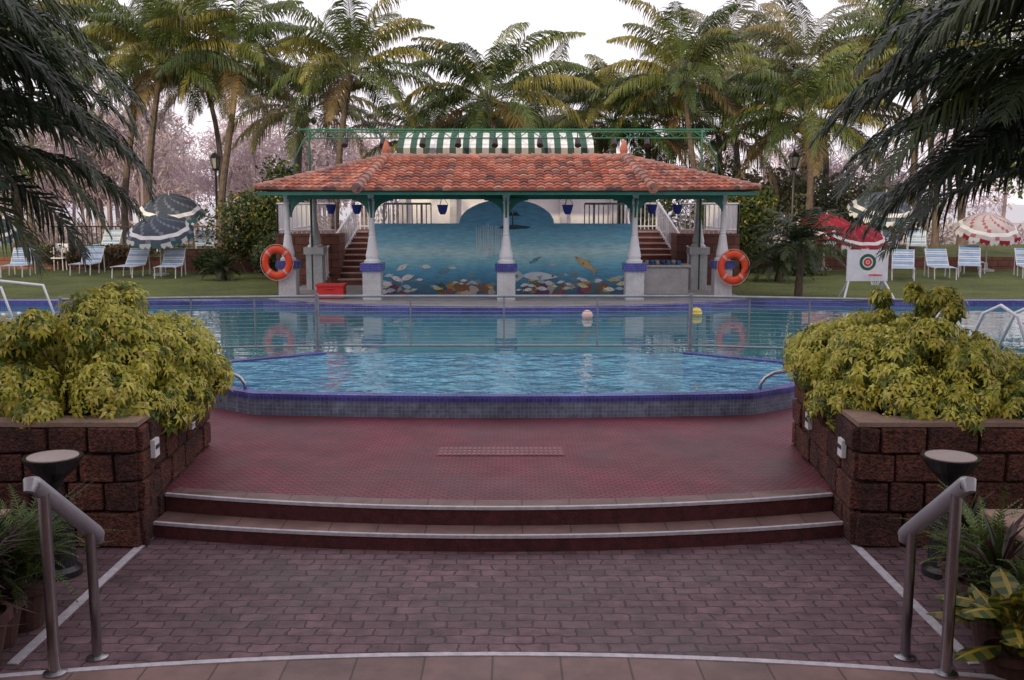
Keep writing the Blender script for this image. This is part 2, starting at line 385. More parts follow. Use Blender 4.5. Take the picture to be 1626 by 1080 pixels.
# ------------------------------------------------------------------ pavilion
pav=empty('pool_pavilion')
deck=[(x,y+.2) for x,y in led[::-1]]+[(5.9,30),(-5.9,30)]
g=MB(); g.prism(deck,.3,.595); g.build('deck',[m_concrete],parent=pav)
def column(x,y,ped=1.5,grey=False):
    g=MB()
    g.box((x,y,(.595+ped-.19)/2),(.44,.44,ped-.19-.59),mat=1)
    g.box((x,y,ped-.095),(.54,.54,.19),mat=2 if not grey else 1)
    h=3.2-ped
    g.lathe((x,y,ped),[(.2,0),(.2,.05),(.15,.09),(.165,.16),(.15,.24),(.115,.42),(.09,.62),(.075,.66),(.085,.69),(.07,.73),(.065,h-.3),(.085,h-.27),(.085,h-.22),(.07,h-.2),(.1,h-.04),(.12,h)],18,mat=0)
    g.build('column',[m_white,m_ped,m_mos_blue],parent=pav)
cols=[(-3.28,24.6),(-.02,24.45),(3.1,24.6),(-5.55,25.6),(5.45,25.6)]
for c in cols: column(*c)
for c in ((-5.25,27.6),(5.2,27.6)): column(c[0],c[1],1.75,True)
EZ=3.24; RZ=4.10; XR=6.3
Ap=[Vector((-3.12,26.4,RZ)),Vector((3.0,26.4,RZ))]
E=[Vector((-3.5,23.75,EZ)),Vector((3.42,23.75,EZ)),Vector((XR,25.3,EZ+.05)),Vector((XR,28.2,EZ)),Vector((3.2,29.2,EZ)),Vector((-3.3,29.2,EZ)),Vector((-XR,28.2,EZ)),Vector((-XR,25.3,EZ+.05))]
g=MB()
pal=[(.43,.145,.085),(.50,.185,.12),(.37,.12,.08),(.47,.23,.165),(.30,.12,.085),(.55,.25,.17)]
def roofpanel(E0,E1,T0,T1):
    ud=(E1-E0).normalized(); n=ud.cross((T0+T1)/2-(E0+E1)/2).normalized()
    if n.z<0: n=-n
    vd=n.cross(ud).normalized(); 
    if vd.z<0: vd=-vd
    H=(T0-E0).dot(vd); uT0=(T0-E0).dot(ud); uT1=(T1-E0).dot(ud); U=(E1-E0).dot(ud)
    rows=max(3,round(H/.235)); rh=H/rows; per=.2
    for k in range(rows):
        v0=k*rh; v1=v0+rh+.02; t=min(1,(k+.5)/rows)
        uL=uT0*t; uR=U+(uT1-U)*t
        us=[uL]; x=math.floor(uL/per*6+1)*per/6
        while x<uR: us.append(x); x+=per/6
        us.append(uR)
        for i in range(len(us)-1):
            a,b=us[i],us[i+1]
            if b-a<1e-4: continue
            tile=math.floor((a+b)/2/per); q=random.Random(tile*131+k*17+int(E0.x*10)*7); col=q.choice(pal); dz=q.uniform(0,.014); 
            if q.random()<.14: col=(.2,.10,.085)
            w=lambda u: .036*abs(S(PI*u/per))
            P=lambda u,v,o: E0+ud*u+vd*v+n*o
            vs=[P(a,v0,.045+w(a)+dz),P(b,v0,.045+w(b)+dz),P(b,v1,.008+w(b)),P(a,v1,.008+w(a)),P(a,v0,-.01),P(b,v0,-.01)]
            g.add(vs,[(0,1,2,3),(4,5,1,0)],0,col)
roofpanel(E[0],E[1],Ap[0],Ap[1]); roofpanel(E[1],E[2],Ap[1],Ap[1]); roofpanel(E[2],E[3],Ap[1],Ap[1]); roofpanel(E[3],E[4],Ap[1],Ap[1])
roofpanel(E[4],E[5],Ap[1],Ap[0]); roofpanel(E[5],E[6],Ap[0],Ap[0]); roofpanel(E[6],E[7],Ap[0],Ap[0]); roofpanel(E[7],E[0],Ap[0],Ap[0])
g.build('roof_tiles',[m_tile],parent=pav)
g=MB()
def capline(a,b,r):
    n=max(2,int((b-a).length/.26))
    for i in range(n):
        p=a.lerp(b,i/n)+Vector((0,0,.045)); q=a.lerp(b,(i+1.08)/n)+Vector((0,0,.03)); c=R.choice([(.4,.23,.19),(.45,.22,.16),(.35,.2,.17)])
        g.tube([p,q],[r,r*.8],10,col=c)
for i,a in ((0,0),(1,1)): capline(E[i],Ap[a],.13)
for i,a in ((2,1),(3,1),(4,1),(5,0),(6,0),(7,0)): capline(E[i],Ap[a],.085)
capline(Ap[0],Ap[1],.075)
for p in Ap: g.lathe((p.x,p.y,p.z),[(.17,0),(.15,.08),(.09,.12),(.11,.2),(.09,.28),(.04,.42),(.01,.47)],14,col=(.42,.15,.1))
g.build('ridge_caps',[m_tile],parent=pav)
g=MB(); n=len(E); vs=[tuple(e-Vector((0,0,.03))) for e in E]+[tuple(a-Vector((0,0,.05))) for a in Ap]
g.add(vs,[(0,1,9,8),(1,2,9),(2,3,9),(3,4,9),(4,5,8,9),(5,6,8),(6,7,8),(7,0,8)],0)
g.strip([(e.x*.985,(e.y-26.4)*.985+26.4) for e in E],.05,3.13,3.215,1,1,closed=True)
ring=[(-3.28,24.6),(3.1,24.6),(5.45,25.6),(5.2,27.6),(-5.25,27.6),(-5.55,25.6)]
g.strip(ring,.12,3.04,3.2,1,1,off=-.06,closed=True)
def bracket(x,y,dx,dy,s=.46):
    l=math.hypot(dx,dy); dx/=l; dy/=l; K=7
    pts=[(0,-s)]+[(s*(1-C(i/K*PI/2)),-s+s*.9*S(i/K*PI/2)) for i in range(1,K+1)]+[(s,0),(0,0)]
    vs=[];w=.025
    for s_ in (-w,w): vs+=[(x+dx*(a+.07)-dy*s_,y+dy*(a+.07)+dx*s_,3.05+b) for a,b in pts]
    m=len(pts)
    g.add(vs,[(m-1,i,i+1) for i in range(0,m-2)]+[(2*m-1,m+i+1,m+i) for i in range(0,m-2)]+[(i,(i+1)%m,(i+1)%m+m,i+m) for i in range(m)],1)
for (x,y) in cols[:3]:
    bracket(x,y,1,0 if x<3 else .44); bracket(x,y,-1,0 if x>-3 else .44)
    bracket(x,y,0,-1)
for sx in (-1,1): bracket(sx*5.5,25.6,-sx,-.42); bracket(sx*5.5,25.6,0,1)
g.build('roof_frame',[m_dark,m_green],parent=pav)
def muralmat():
    m,nt,b=newmat('mural_paint'); P=coords(nt); sx=N(nt,'ShaderNodeSeparateXYZ'); nt.links.new(P,sx.inputs[0])
    nz=noise(nt,P,1.2,5); a=N(nt,'ShaderNodeMath',operation='MULTIPLY_ADD'); a.inputs[1].default_value=.35; nt.links.new(nz,a.inputs[0]); nt.links.new(sx.outputs[2],a.inputs[2])
    mr=N(nt,'ShaderNodeMapRange'); mr.inputs[1].default_value=.75; mr.inputs[2].default_value=3.2; nt.links.new(a.outputs[0],mr.inputs[0])
    c=ramp(nt,mr.outputs[0],[(0,(.04,.10,.17)),(.14,(.06,.20,.34)),(.26,(.10,.36,.55)),(.36,(.24,.58,.70)),(.46,(.52,.80,.84)),(.56,(.28,.64,.80)),(.75,(.20,.54,.80)),(1,(.26,.60,.85))])
    mp_=N(nt,'ShaderNodeMapping'); mp_.inputs['Scale'].default_value=(2.5,1,14); nt.links.new(P,mp_.inputs['Vector'])
    w=noise(nt,mp_.outputs[0],1.5,4); g2=ramp(nt,w,[(.35,(.85,)*3),(.65,(1.15,)*3)])
    nt.links.new(mixc(nt,1.0,c,g2,'MULTIPLY'),b.inputs['Base Color']); b.inputs['Roughness'].default_value=.6; return m
m_mural=muralmat()
MP=[(-3.38,25.75),(-1.22,26.05),(1.2,26.05),(3.2,25.75)]
g=MB(); g.strip(MP,.18,.5,2.42,0,0)
K=20; arc=[(-.02+1.22*C(PI*i/K),2.42+.62*S(PI*i/K)) for i in range(K+1)]
vs=[(x,26.05,z) for x,z in arc]+[(x,26.22,z) for x,z in arc]
g.add(vs,[tuple(range(K+1)),tuple(range(2*K+1,K,-1))]+[(i,i+1,i+K+2,i+K+1) for i in range(K)],0)
g.build('mural_wall',[m_mural],parent=pav)
def wpt(x,z,o=.006):
    if x<-1.22: t=(x+3.38)/2.16; y=25.75+.3*t
    elif x<1.2: y=26.05
    else: t=(x-1.2)/2; y=26.05-.3*t
    return (x,y-o,z)
g=MB()
def flat(pts,col,o): g.add([wpt(x,z,o) for x,z in pts],[tuple(range(len(pts)))],0,col)
def fish(x,z,L,d,col,ang=0,o=.006,fat=.45):
    K=10; body=[]
    for i in range(K+1):
        t=i/K; body.append((L*(t-.5),fat*L*.5*S(PI*t**.8)))
    body+=[(a,-b*.8) for a,b in body[::-1][1:-1]]
    def tr(p): a=p[0]*d; b=p[1]; return (x+a*C(ang)-b*S(ang),z+a*S(ang)+b*C(ang))
    flat([tr(p) for p in body],col,o)
    flat([tr(p) for p in ((-.42*L,0),(-.68*L,.2*L),(-.6*L,0),(-.68*L,-.2*L))],tuple(c*.8 for c in col),o+.001)
    flat([tr(p) for p in ((-.05*L,.18*L),(-.2*L,.36*L*fat*1.6),(-.25*L,.12*L))],tuple(c*.7 for c in col),o+.002)
    flat([tr(p) for p in ((-.1*L,.0),(.05*L,.03*L),(.0,-.12*L))],tuple(c*.55 for c in col),o+.003)
    flat([tr(p) for p in ((.3*L,.02*L),(.34*L,.05*L),(.37*L,.02*L),(.34*L,-.01*L))],(.01,.01,.01),o+.004)
fc=[(.7,.74,.74),(.68,.72,.74),(.58,.68,.7),(.6,.5,.16),(.5,.28,.12),(.4,.52,.58),(.6,.6,.45),(.2,.28,.32)]
for i in range(105):
    x=R.uniform(-3.2,3.05); z=.68+abs(R.gauss(0,.25)); 
    if z>1.4: z=R.uniform(.7,1.2)
    if i<36:
        col=R.choice([(.25,.06,.08),(.2,.10,.05),(.10,.05,.13),(.3,.22,.08),(.06,.16,.14),(.4,.36,.33),(.04,.09,.12)])
        r=R.uniform(.06,.15); z=R.uniform(.6,.82); ph=R.uniform(0,6)
        flat([(x+r*1.3*C(q*PI/9)*(1+.2*S(5*q*PI/9+ph)),z+r*S(q*PI/9)*(1+.2*C(7*q*PI/9+ph))) for q in range(18)],col,.004+i*.0002)
    else: fish(x,z,R.uniform(.12,.28),R.choice([-1,1]),R.choice(fc),R.uniform(-.3,.3),.012+i*.0001)
fish(1.95,1.42,.62,-1,(.55,.42,.22),-.6,.024,.32); fish(.85,1.06,.95,1,(.55,.64,.7),-.03,.024,.25); fish(-2.7,1.3,.32,-1,(.7,.76,.76),.5,.024)
fish(-2.55,1.05,.35,1,(.74,.76,.74),.3,.025); fish(-2.85,1.02,.3,-1,(.74,.76,.74),-.4,.026); fish(.75,1.5,.3,1,(.15,.3,.36),.5,.024,.3); fish(-.6,1.75,.25,-1,(.65,.72,.72),.1,.024,.3)
fish(-1.7,1.7,.2,1,(.6,.7,.72),.4,.024,.3); fish(-1.4,1.28,.2,1,(.6,.7,.72),-.1,.024,.4); fish(1.2,1.36,.2,1,(.5,.6,.6),.3,.024,.4)
for i in range(13):
    x=-.80+i*.052+R.uniform(-.01,.01); zt=2.40-.015*abs(i-6)+R.uniform(-.05,.05); zb=1.72-R.uniform(0,.14); flat([(x,zt),(x+.02,zt),(x+.045,zb),(x+.012,zb)],(.62,.82,.90),.005+i*.0003)
for i in range(8):
    a=i/7*PI*1.2-.3; l=.2
    p0=(.14,2.62); p1=(.14+l*.6*C(a),2.64+l*.6*S(a)); p2=(.14+l*1.1*C(a),2.6+l*.35*S(a))
    flat([p0,p1,p2],(.03,.07,.10),.006+i*.0004)
flat([(.12,2.36),(.15,2.36),(.15,2.62),(.13,2.62)],(.03,.05,.07),.006)
flat([(-.25,2.30),(.1,2.27),(.5,2.29),(.62,2.34),(.2,2.39),(-.1,2.37)],(.04,.10,.14),.0105)
g.build('mural_figures',[m_paint],parent=pav)
for x,y in ((-3.85,26.0),(-1.6,25.2),(1.5,25.2),(3.7,26.0),(4.4,26.3),(-4.6,26.5)):
    g=MB(); z=2.78; g.lathe((x,y,z),[(.06,-.12),(.10,-.05),(.13,.08),(.14,.12),(.11,.12)],14,mat=0)
    for k in range(3): g.tube([(x+.13*C(k*2.1),y+.13*S(k*2.1),z+.12),(x,y,3.15)],.006,4,mat=1)
    g.build('hanging_pot',[m_bluep,m_dark],smooth=False)
st=empty('stage_terrace')
g=MB()
g.box((0,31.5,1.24),(7.2,5,1.66),mat=0)
g.box((-5.75,31.5,1.24),(1.8,5,1.66),mat=0); g.box((5.75,31.5,1.24),(1.8,5,1.66),mat=0)
g.box((-4.25,32.6,1.235),(1.3,2.9,1.65),mat=0); g.box((4.25,32.6,1.235),(1.3,2.9,1.65),mat=0)
for sx in (-1,1):
    for k in range(9): 
        g.box((sx*4.25,29.15+.25*k+.0,.6+.163*k+.06),(1.28,.3,.15),mat=2); g.box((sx*4.25,29.13+.25*k,.6+.163*k+.155),(1.28,.34,.04),mat=1)
g.build('stage_base',[m_laterwall,M('stair_tread',(.5,.38,.34),.8),M('stair_riser',(.25,.09,.065),.9)],parent=st)
g=MB()
def railing(a,b,h=.85,sp=.13):
    a=Vector(a);b=Vector(b);n=int((b-a).length/sp)
    g.tube([a+Vector((0,0,h)),b+Vector((0,0,h))],.035,6); g.tube([a+Vector((0,0,.1)),b+Vector((0,0,.1))],.025,6)
    for i in range(n+1):
        p=a.lerp(b,i/n); g.tube([p+Vector((0,0,0)),p+Vector((0,0,h))],.035 if i%8==0 else .018,5)
for sx in (-1,1):
    railing((sx*6.6,29.1,2.07),(sx*4.95,29.1,2.07)); railing((sx*3.55,29.1,2.07),(sx*2.2,29.1,2.07))
    railing((sx*5.25,28.6,.62),(sx*4.6,31.1,2.1)); railing((sx*3.6,28.9,.65),(sx*3.6,31.1,2.1)); railing((sx*4.95,33.9,2.07),(sx*3.5,33.9,2.07)); railing((sx*6.6,29.1,2.07),(sx*6.6,33.8,2.07))
g.build('stage_railing',[m_white],parent=st)
g=MB(); g.box((0,33.6,2.75),(7.0,.2,1.35),mat=0); g.box((0,33.45,3.45),(7.2,.5,.1),mat=1)
for x in (-3.45,-1.8,1.8,3.45): g.box((x,33.3,2.8),(.22,.22,1.5),mat=1)
g.build('stage_backdrop',[m_white,m_greyc],parent=st)
g=MB(); g.box((4.05,26.3,.95),(1.25,.6,.7),mat=0); g.box((4.05,26.3,1.33),(1.4,.72,.06),mat=0)
g.build('bar_counter',[m_greyc],bevel=.01)
g=MB()
for i in range(7): g.tube([(3.6+i*.14,26.05,1.41+.03*(i%2)),(3.62+i*.14,26.5,1.42)],.055,8,col=R.choice([(.03,.08,.25),(.05,.15,.35),(.3,.3,.35)]))
g.build('folded_towels',[m_paint],smooth=True)
g=MB(); g.box((-4.35,24.9,.76),(.66,.42,.3),mat=0); g.box((-4.35,24.9,.935),(.72,.47,.06),mat=0); g.box((-4.35,24.66,.86),(.2,.02,.03),mat=0); g.build('cool_box',[m_redp],bevel=.02)
m_bband=M('buoy_band',(.7,.35,.3),.6)
for x,y in ((-5.75,25.22),(5.65,25.22)):
    g=MB(); n=36;rows=10;r1=.30;r2=.085; z=1.47 if x<0 else 1.35
    vs=[(x+(r1+r2*C(2*PI*j/rows))*C(2*PI*i/n),y+r2*.8*S(2*PI*j/rows),z+(r1+r2*C(2*PI*j/rows))*S(2*PI*i/n)*1.1) for i in range(n) for j in range(rows)]
    for i in range(n):
        for j in range(rows): g.add([vs[i*rows+j],vs[((i+1)%n)*rows+j],vs[((i+1)%n)*rows+(j+1)%rows],vs[i*rows+(j+1)%rows]],[(0,1,2,3)],1 if i%9==4 else 0)
    g.tube([(x+.41*C(q*PI/12),y-.03,z+.45*S(q*PI/12)) for q in range(25)],.01,5,mat=1)
    g.build('life_buoy',[m_orange,m_bband],smooth=True)
tr=empty('lighting_truss')
g=MB(); Y=27.4
g.tube([(-5.6,Y,4.88),(5.5,Y,4.88)],.03,6); g.tube([(-5.4,Y,4.66),(5.3,Y,4.66)],.022,6); g.tube([(-5.6,Y+1.2,4.9),(5.5,Y+1.2,4.9)],.025,6)
for i in range(36):
    x=-5.4+i*.3; g.tube([(x,Y,4.66 if i%2 else 4.88),(x+.3,Y,4.88 if i%2 else 4.66)],.011,4)
for x in (-5.3,5.2):
    g.tube([(x,Y,.6),(x,Y,3.4),(x,Y,4.88)],.03,8)
    s=-1 if x<0 else 1; g.tube([(x+s*.45,Y,3.3),(x+s*.4,Y,4.1),(x+s*.15,Y,4.6),(x-s*.3,Y,4.88)],.025,6)
g.build('pipes',[m_dgreen],parent=tr)
g=MB()
for i in range(9):
    x=-4.2+i*1.0+R.uniform(-.15,.15); g.tube([(x,Y-.05,4.62),(x,Y-.2,4.45)],[.07,.09],10); g.tube([(x,Y,4.85),(x,Y-.02,4.6)],.015,5)
g.build('spotlights',[m_black],parent=tr)
g=MB()
for i in range(30):
    x=-3.0+i*.178; c=(.66,.68,.67) if i%2 else (.015,.07,.045); w=.178
    g.add([(x,27.75,4.42),(x+w,27.75,4.42),(x+w,28.25,4.72),(x,28.25,4.72),(x,28.9,4.9),(x+w,28.9,4.9)],[(0,1,2,3),(3,2,5,4)],0,c)
    c2=tuple(k*.4 for k in c)
    g.add([(x,27.74,4.42),(x+w,27.74,4.42),(x+w,27.72,4.2),(x+w/2,27.72,4.15),(x,27.72,4.2)],[(4,3,2,1,0)],0,c2)
g.build('striped_awning',[m_paint],parent=tr)

# ------------------------------------------------------------------ water basketball board
g=MB(); bx,by=8.75,24.5
g.box((bx,by,1.44),(1.0,.04,.76),mat=0)
def ringd(r0,r1,y,mat):
    n=28; vs=[(bx+r*C(2*PI*i/n),y,1.52+r*S(2*PI*i/n)) for r in (r0,r1) for i in range(n)]
    g.add(vs,[(i,(i+1)%n,(i+1)%n+n,i+n) for i in range(n)],mat)
ringd(.13,.2,by-.024,3); ringd(.05,.1,by-.025,2); ringd(.001,.03,by-.025,1)
g.tube([(bx+.14+.15*C(q*PI/10),by-.2+.15*S(q*PI/10),1.22) for q in range(21)],.012,6,mat=2)
for q in range(12):
    a=q*PI/6; g.tube([(bx+.14+.15*C(a),by-.2+.15*S(a),1.22),(bx+.14+.08*C(a+.4),by-.2+.08*S(a+.4),.98)],.006,4,mat=0)
for sx in (-1,1): g.tube([(bx+sx*.42,by+.03,1.1),(bx+sx*.62,by-.25,.6)],.025,6,mat=0); g.tube([(bx+sx*.42,by+.03,1.1),(bx+sx*.5,by+.55,.56)],.025,6,mat=0)
g.tube([(bx-.62,by-.25,.62),(bx+.62,by-.25,.62)],.025,6,mat=0)
g.build('basketball_hoop',[m_white,m_orange,m_redp,m_dgreen])

# ------------------------------------------------------------------ loungers and umbrellas
def lounger_mesh():
    g=MB(); w=.64
    for s in (-1,1):
        g.tube([(s*w/2,-1.2,.36),(s*w/2,.05,.36),(s*w/2,.62,.88)],.02,6,col=(.7,.7,.72))
        for y in (-1.05,-.1): g.tube([(s*w/2,y,.36),(s*w/2,y-.08,0)],.018,6,col=(.7,.7,.72))
        g.tube([(s*w/2,.45,.72),(s*w/2,.5,0)],.018,6,col=(.7,.7,.72))
    for k in range(13): g.box((0,-1.15+k*.095,.375),(w,.07,.012),col=(.25,.42,.62) if k%3==1 else (.55,.62,.70))
    for k in range(8):
        t=(k+.5)/8; g.box((0,.05+.57*t,.375+.52*t),(w,.075,.012),rx=rad(42),col=(.25,.42,.62) if k%3==1 else (.55,.62,.70))
    o=g.build('sun_lounger',[m_paint]); return o
L0=lounger_mesh(); L0.location=(-12.3,33.2,.56)
spots=[(-11.0,33.0,.56,.12),(-16.2,33.5,.56,.2),(-17.6,33.2,.56,-.3),(-14.3,34.5,.56,.1),(-11.6,38.6,1,.3),(-15.5,39.3,1,.1),
 (12.6,32.2,.56,-.35),(13.9,32.6,.56,-.2),(12.8,35.2,.56,-.3),(14.2,38.4,1,-.2),(15.4,38.2,1,-.35),(12.8,38.6,1,-.1),(17,33,.56,-.3),(15.3,33.5,.56,-.4),(16.2,35.4,.56,-.3)]
for x,y,z,r in spots: inst('sun_lounger',L0.data,(x,y,z),r)
for x,y in ((-14.2,40.5),(-10.2,41.0),(-16.0,36.0)):
    g=MB()
    for a in (0,1,2,3): g.tube([(x+.22*C(a*PI/2+.8),y+.22*S(a*PI/2+.8),.56),(x+.2*C(a*PI/2+.8),y+.2*S(a*PI/2+.8),1.38)],.02,5)
    g.box((x,y,1.0),(.45,.45,.04)); g.box((x,y+.22,1.25),(.45,.03,.5))
    for s in (-1,1): g.box((x+s*.23,y,1.22),(.04,.42,.03))
    g.build('garden_chair',[m_white],loc=(0,0,-.0 if y<36.4 else .44))
def umbrella_mesh(ca,cb,fr,n=10,pat=None):
    g=MB(); R0=1.1; H=2.05; tilt=Matrix.Rotation(rad(20),3,'X')
    piv=Vector((0,0,H-.45))
    g.tube([(0,0,0),(0,0,H-.45)],.024,8,col=(.6,.6,.6)); g.lathe((0,0,0),[(.28,0),(.28,.06),(.06,.1),(.05,.3)],14,col=(.5,.5,.5))
    def pt(a,t,dz=0,k2=1):
        k=1-.09*(1-abs(((a*n/(2*PI))%1)*2-1))*t*t
        return piv+tilt@Vector((R0*t*k*k2*C(a),R0*t*k*k2*S(a),.42-.58*t**1.9+dz))
    g.tube([piv,piv+tilt@Vector((0,0,.55))],.022,8,col=(.6,.6,.6))
    m=n*4
    for i in range(m):
        a0=2*PI*i/m; a1=2*PI*(i+1)/m
        for j in range(10):
            t0=j/10;t1=(j+1)/10
            c=ca
            if j==8: c=cb
            elif pat and (i*7+j*3)%5==0: c=pat
            g.add([pt(a0,t0),pt(a1,t0),pt(a1,t1),pt(a0,t1)],[(0,1,2,3)],0,c)
        am=(a0+a1)/2
        g.add([pt(a0,1),pt(a1,1),pt(a1,1,-.10,1.02),pt(am,1,-.18,1.03),pt(a0,1,-.10,1.02)],[(4,3,2,1,0)],0,fr if (i//2)%2 else cb)
    return g
bl=(.06,.075,.105); wh=(.78,.8,.8); rd=(.30,.015,.035)
g=umbrella_mesh(bl,wh,(.05,.14,.16),pat=(.16,.19,.24)); U1=g.build('patio_umbrella',[m_cloth]); U1.location=(-11.5,33.4,.56); U1.scale=(1,1,.98)
inst('patio_umbrella',U1.data,(-12.6,37.8,1.0),.2,1.12)
inst('patio_umbrella',U1.data,(-17.8,34.6,.56),.3,.95); inst('patio_umbrella',U1.data,(14.0,38.0,1.0),.1,1.15)
g=umbrella_mesh(rd,wh,rd,pat=(.42,.05,.07)); U2=g.build('patio_umbrella',[m_cloth]); U2.location=(11.3,36.2,.56); U2.scale=(1.05,1.05,1.0)
inst('patio_umbrella',U2.data,(11.7,33.8,.56),.1,(.9,.9,.82))
g=umbrella_mesh((.5,.45,.47),wh,rd,pat=(.36,.12,.14)); U3=g.build('patio_umbrella',[m_cloth]); U3.location=(16.8,35.5,.56)

# ------------------------------------------------------------------ vegetation
def vjit(c,a): k=1+R.uniform(-a,a); return (c[0]*k,c[1]*k*(1+R.uniform(-.05,.05)),c[2]*k)
def frond(g,base,az,el,L,droop,n,ll,lw,col,sag=.7,wmat=0,curl=0,rr=.022,start=.12):
    pts=[];p=Vector(base); K=14; a=az
    for i in range(K+1):
        t=i/K; e=el-droop*t**1.25; a=az+curl*t
        d=Vector((C(a)*C(e),S(a)*C(e),S(e))); pts.append((p.copy(),d,Vector((-S(a),C(a),0)))); p=p+d*(L/K)
    g.tube([q[0] for q in pts],[rr*(1-.8*i/K) for i in range(K+1)],4,col=tuple(min(1,c*1.5+.02) for c in col),cap=False)
    for i in range(n):
        t=start+(.99-start)*(i+.5)/n; f=t*K; k=min(K-1,int(f)); q=f-k
        P=pts[k][0].lerp(pts[k+1][0],q); D=pts[k][1]; Sd=pts[k][2]
        up=Sd.cross(D); 
        if up.z<0: up=-up
        l=ll*min(1,(.35+1.6*t))*min(1,(1.08-t)*2.2)
        for s in (-1,1):
            lc=vjit(col,.25); ls=l*R.uniform(.8,1.12); tl=R.uniform(-.2,.2)
            d1=(Sd*s*.85+D*(.4+.5*t+R.uniform(-.08,.08))+up*(.28+tl)).normalized()
            sg=sag*R.uniform(.6,1.3)
            d2=(d1+Vector((0,0,-sg))).normalized(); d3=(d2+Vector((0,0,-sg*1.3))).normalized()
            wv=D*lw*.5
            a0=P; a1=P+d1*ls*.3; a2=a1+d2*ls*.38; a3=a2+d3*ls*.34
            g.add([a0-wv*.5,a0+wv*.5,a1+wv,a1-wv,a2+wv*.75,a2-wv*.75,a3],[(0,1,2,3),(3,2,4,5),(5,4,6)],wmat,lc)
def coconut(seed,H,lean,nf=29):
    global R; R=random.Random(seed); g=MB()
    pts=[(lean*(i/9)**2,0.15*S(i*.7),H*i/9) for i in range(10)]
    g.tube(pts,[.17-.07*i/9+(.1 if i==0 else 0) for i in range(10)],9,mat=1,col=(.10,.075,.06))
    top=Vector(pts[-1])
    for k in range(nf):
        az=k*2.39996+R.uniform(-.25,.25); q=k/nf
        el=rad(84-104*q)+R.uniform(-.12,.12); L=R.uniform(3.5,4.9)*(1-.12*q)
        base=[(.09,.125,.028),(.125,.15,.03),(.065,.10,.025),(.19,.175,.035),(.05,.08,.022)][R.randrange(5)]
        if q>.9: base=(.17,.12,.05)
        frond(g,top+Vector((.1*C(az),.1*S(az),.1)),az,el,L,R.uniform(1.2,2.0)*(1-.3*q),58,1.0,.056,base,sag=R.uniform(.7,1.5),curl=R.uniform(-.45,.45),start=.2)
    for k in range(9):
        a=R.uniform(0,6.28); c=top+Vector((.3*C(a),.3*S(a),-.25-R.uniform(0,.25)))
        g.lathe(c,[(.02,-.15),(.11,-.08),(.14,0),(.1,.1),(.02,.15)],7,col=(.18,.15,.04))
    return g
variants=[]
specs=[(11,7.5,.8),(12,6.0,-.6),(13,8.6,1.1),(14,4.9,.4),(15,7.9,-1.0)]
palm_at=[(-13.4,37.5,0,.3,.98),(-10.9,38.5,4,2.8,.95),(-6.3,36.5,0,.1,.92),(-.4,38,1,1,1.0),(3.9,41,1,2,.92),(7.1,38,0,3.5,.9),(10.9,36.5,1,.4,.88),
 (-16.2,43,2,1.2,1.0),(-9.2,44,1,4,1.05),(-3.4,43,3,.5,.95),(1.9,45.5,1,5,1.0),(9.0,45,3,1,1.1),(13.2,44,0,2.2,1.05),(16.4,41,4,.6,1.0),(-19.5,40,0,5,1.1),(5.6,43,3,1.1,1.1),(18.5,44,2,3,1.0),
 (21,47,2,2.6,1.1),(11.2,49,4,0,1.1),(-13.5,48.5,4,1,1.0),(-22,47,2,2,1.1),(25,42,0,1,1.1),(-26,40,4,1,1.0),(.6,43,3,3.1,.9),(14.6,47,3,2,1.2)]
for sd,H,l in specs:
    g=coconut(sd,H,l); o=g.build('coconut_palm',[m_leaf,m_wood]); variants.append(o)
used=set()
for x,y,v,rz,sc in palm_at:
    if v not in used: o=variants[v]; used.add(v); o.location=(x,y,.5); o.rotation_euler=(0,0,rz); o.scale=(sc,sc,sc)
    else: inst('coconut_palm',variants[v].data,(x,y,.5),rz,sc)
R=random.Random(99)
def tuft(g,c,r,n,size,cols,flat_=.8,droop=0,mat=0):
    for _ in range(n):
        while True:
            p=Vector((R.uniform(-1,1),R.uniform(-1,1),R.uniform(-1,1)))
            if .25<p.length<1: break
        q=Vector((c[0]+p.x*r[0],c[1]+p.y*r[1],c[2]+p.z*r[2]))
        d=Vector((R.uniform(-1,1),R.uniform(-1,1),R.uniform(-1,1)-droop)).normalized()*size*R.uniform(.6,1.3)
        w=d.cross(Vector((R.uniform(-1,1),R.uniform(-1,1),R.uniform(-1,1)))).normalized()*size*R.uniform(.2,.4)*flat_
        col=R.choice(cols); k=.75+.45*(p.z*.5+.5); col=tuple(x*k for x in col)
        g.add([q-w*.3,q+d*.5-w,q+d,q+d*.5+w],[(0,1,2,3)],mat,col)
g=MB(); hz=[(.16,.14,.13),(.2,.16,.15),(.12,.12,.10),(.16,.16,.11)]  # greyed foliage tones, distance haze put into the colours
for i in range(130):
    x=R.uniform(-60,60) if i<60 else R.uniform(-48,-8); y=R.uniform(60,90); h=R.uniform(6.5,10.5)*(.6 if -8<x<14 else (.8 if x>-8 else 1))
    lx=R.uniform(-.8,.8); g.tube([(x,y,-.05),(x+lx*.4,y,h*.5),(x+lx,y,h)],[.17,.11,.03],5,mat=1,col=(.12,.09,.09))
    for k in range(10):
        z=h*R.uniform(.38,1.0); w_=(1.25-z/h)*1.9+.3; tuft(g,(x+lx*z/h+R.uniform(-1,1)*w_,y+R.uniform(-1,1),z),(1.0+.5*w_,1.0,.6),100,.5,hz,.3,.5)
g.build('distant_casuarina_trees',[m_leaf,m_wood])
g=MB()
for i in range(190):
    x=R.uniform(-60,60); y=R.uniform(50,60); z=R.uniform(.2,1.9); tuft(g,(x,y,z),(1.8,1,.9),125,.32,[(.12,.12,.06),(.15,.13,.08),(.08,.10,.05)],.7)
g.build('distant_undergrowth',[m_leaf])
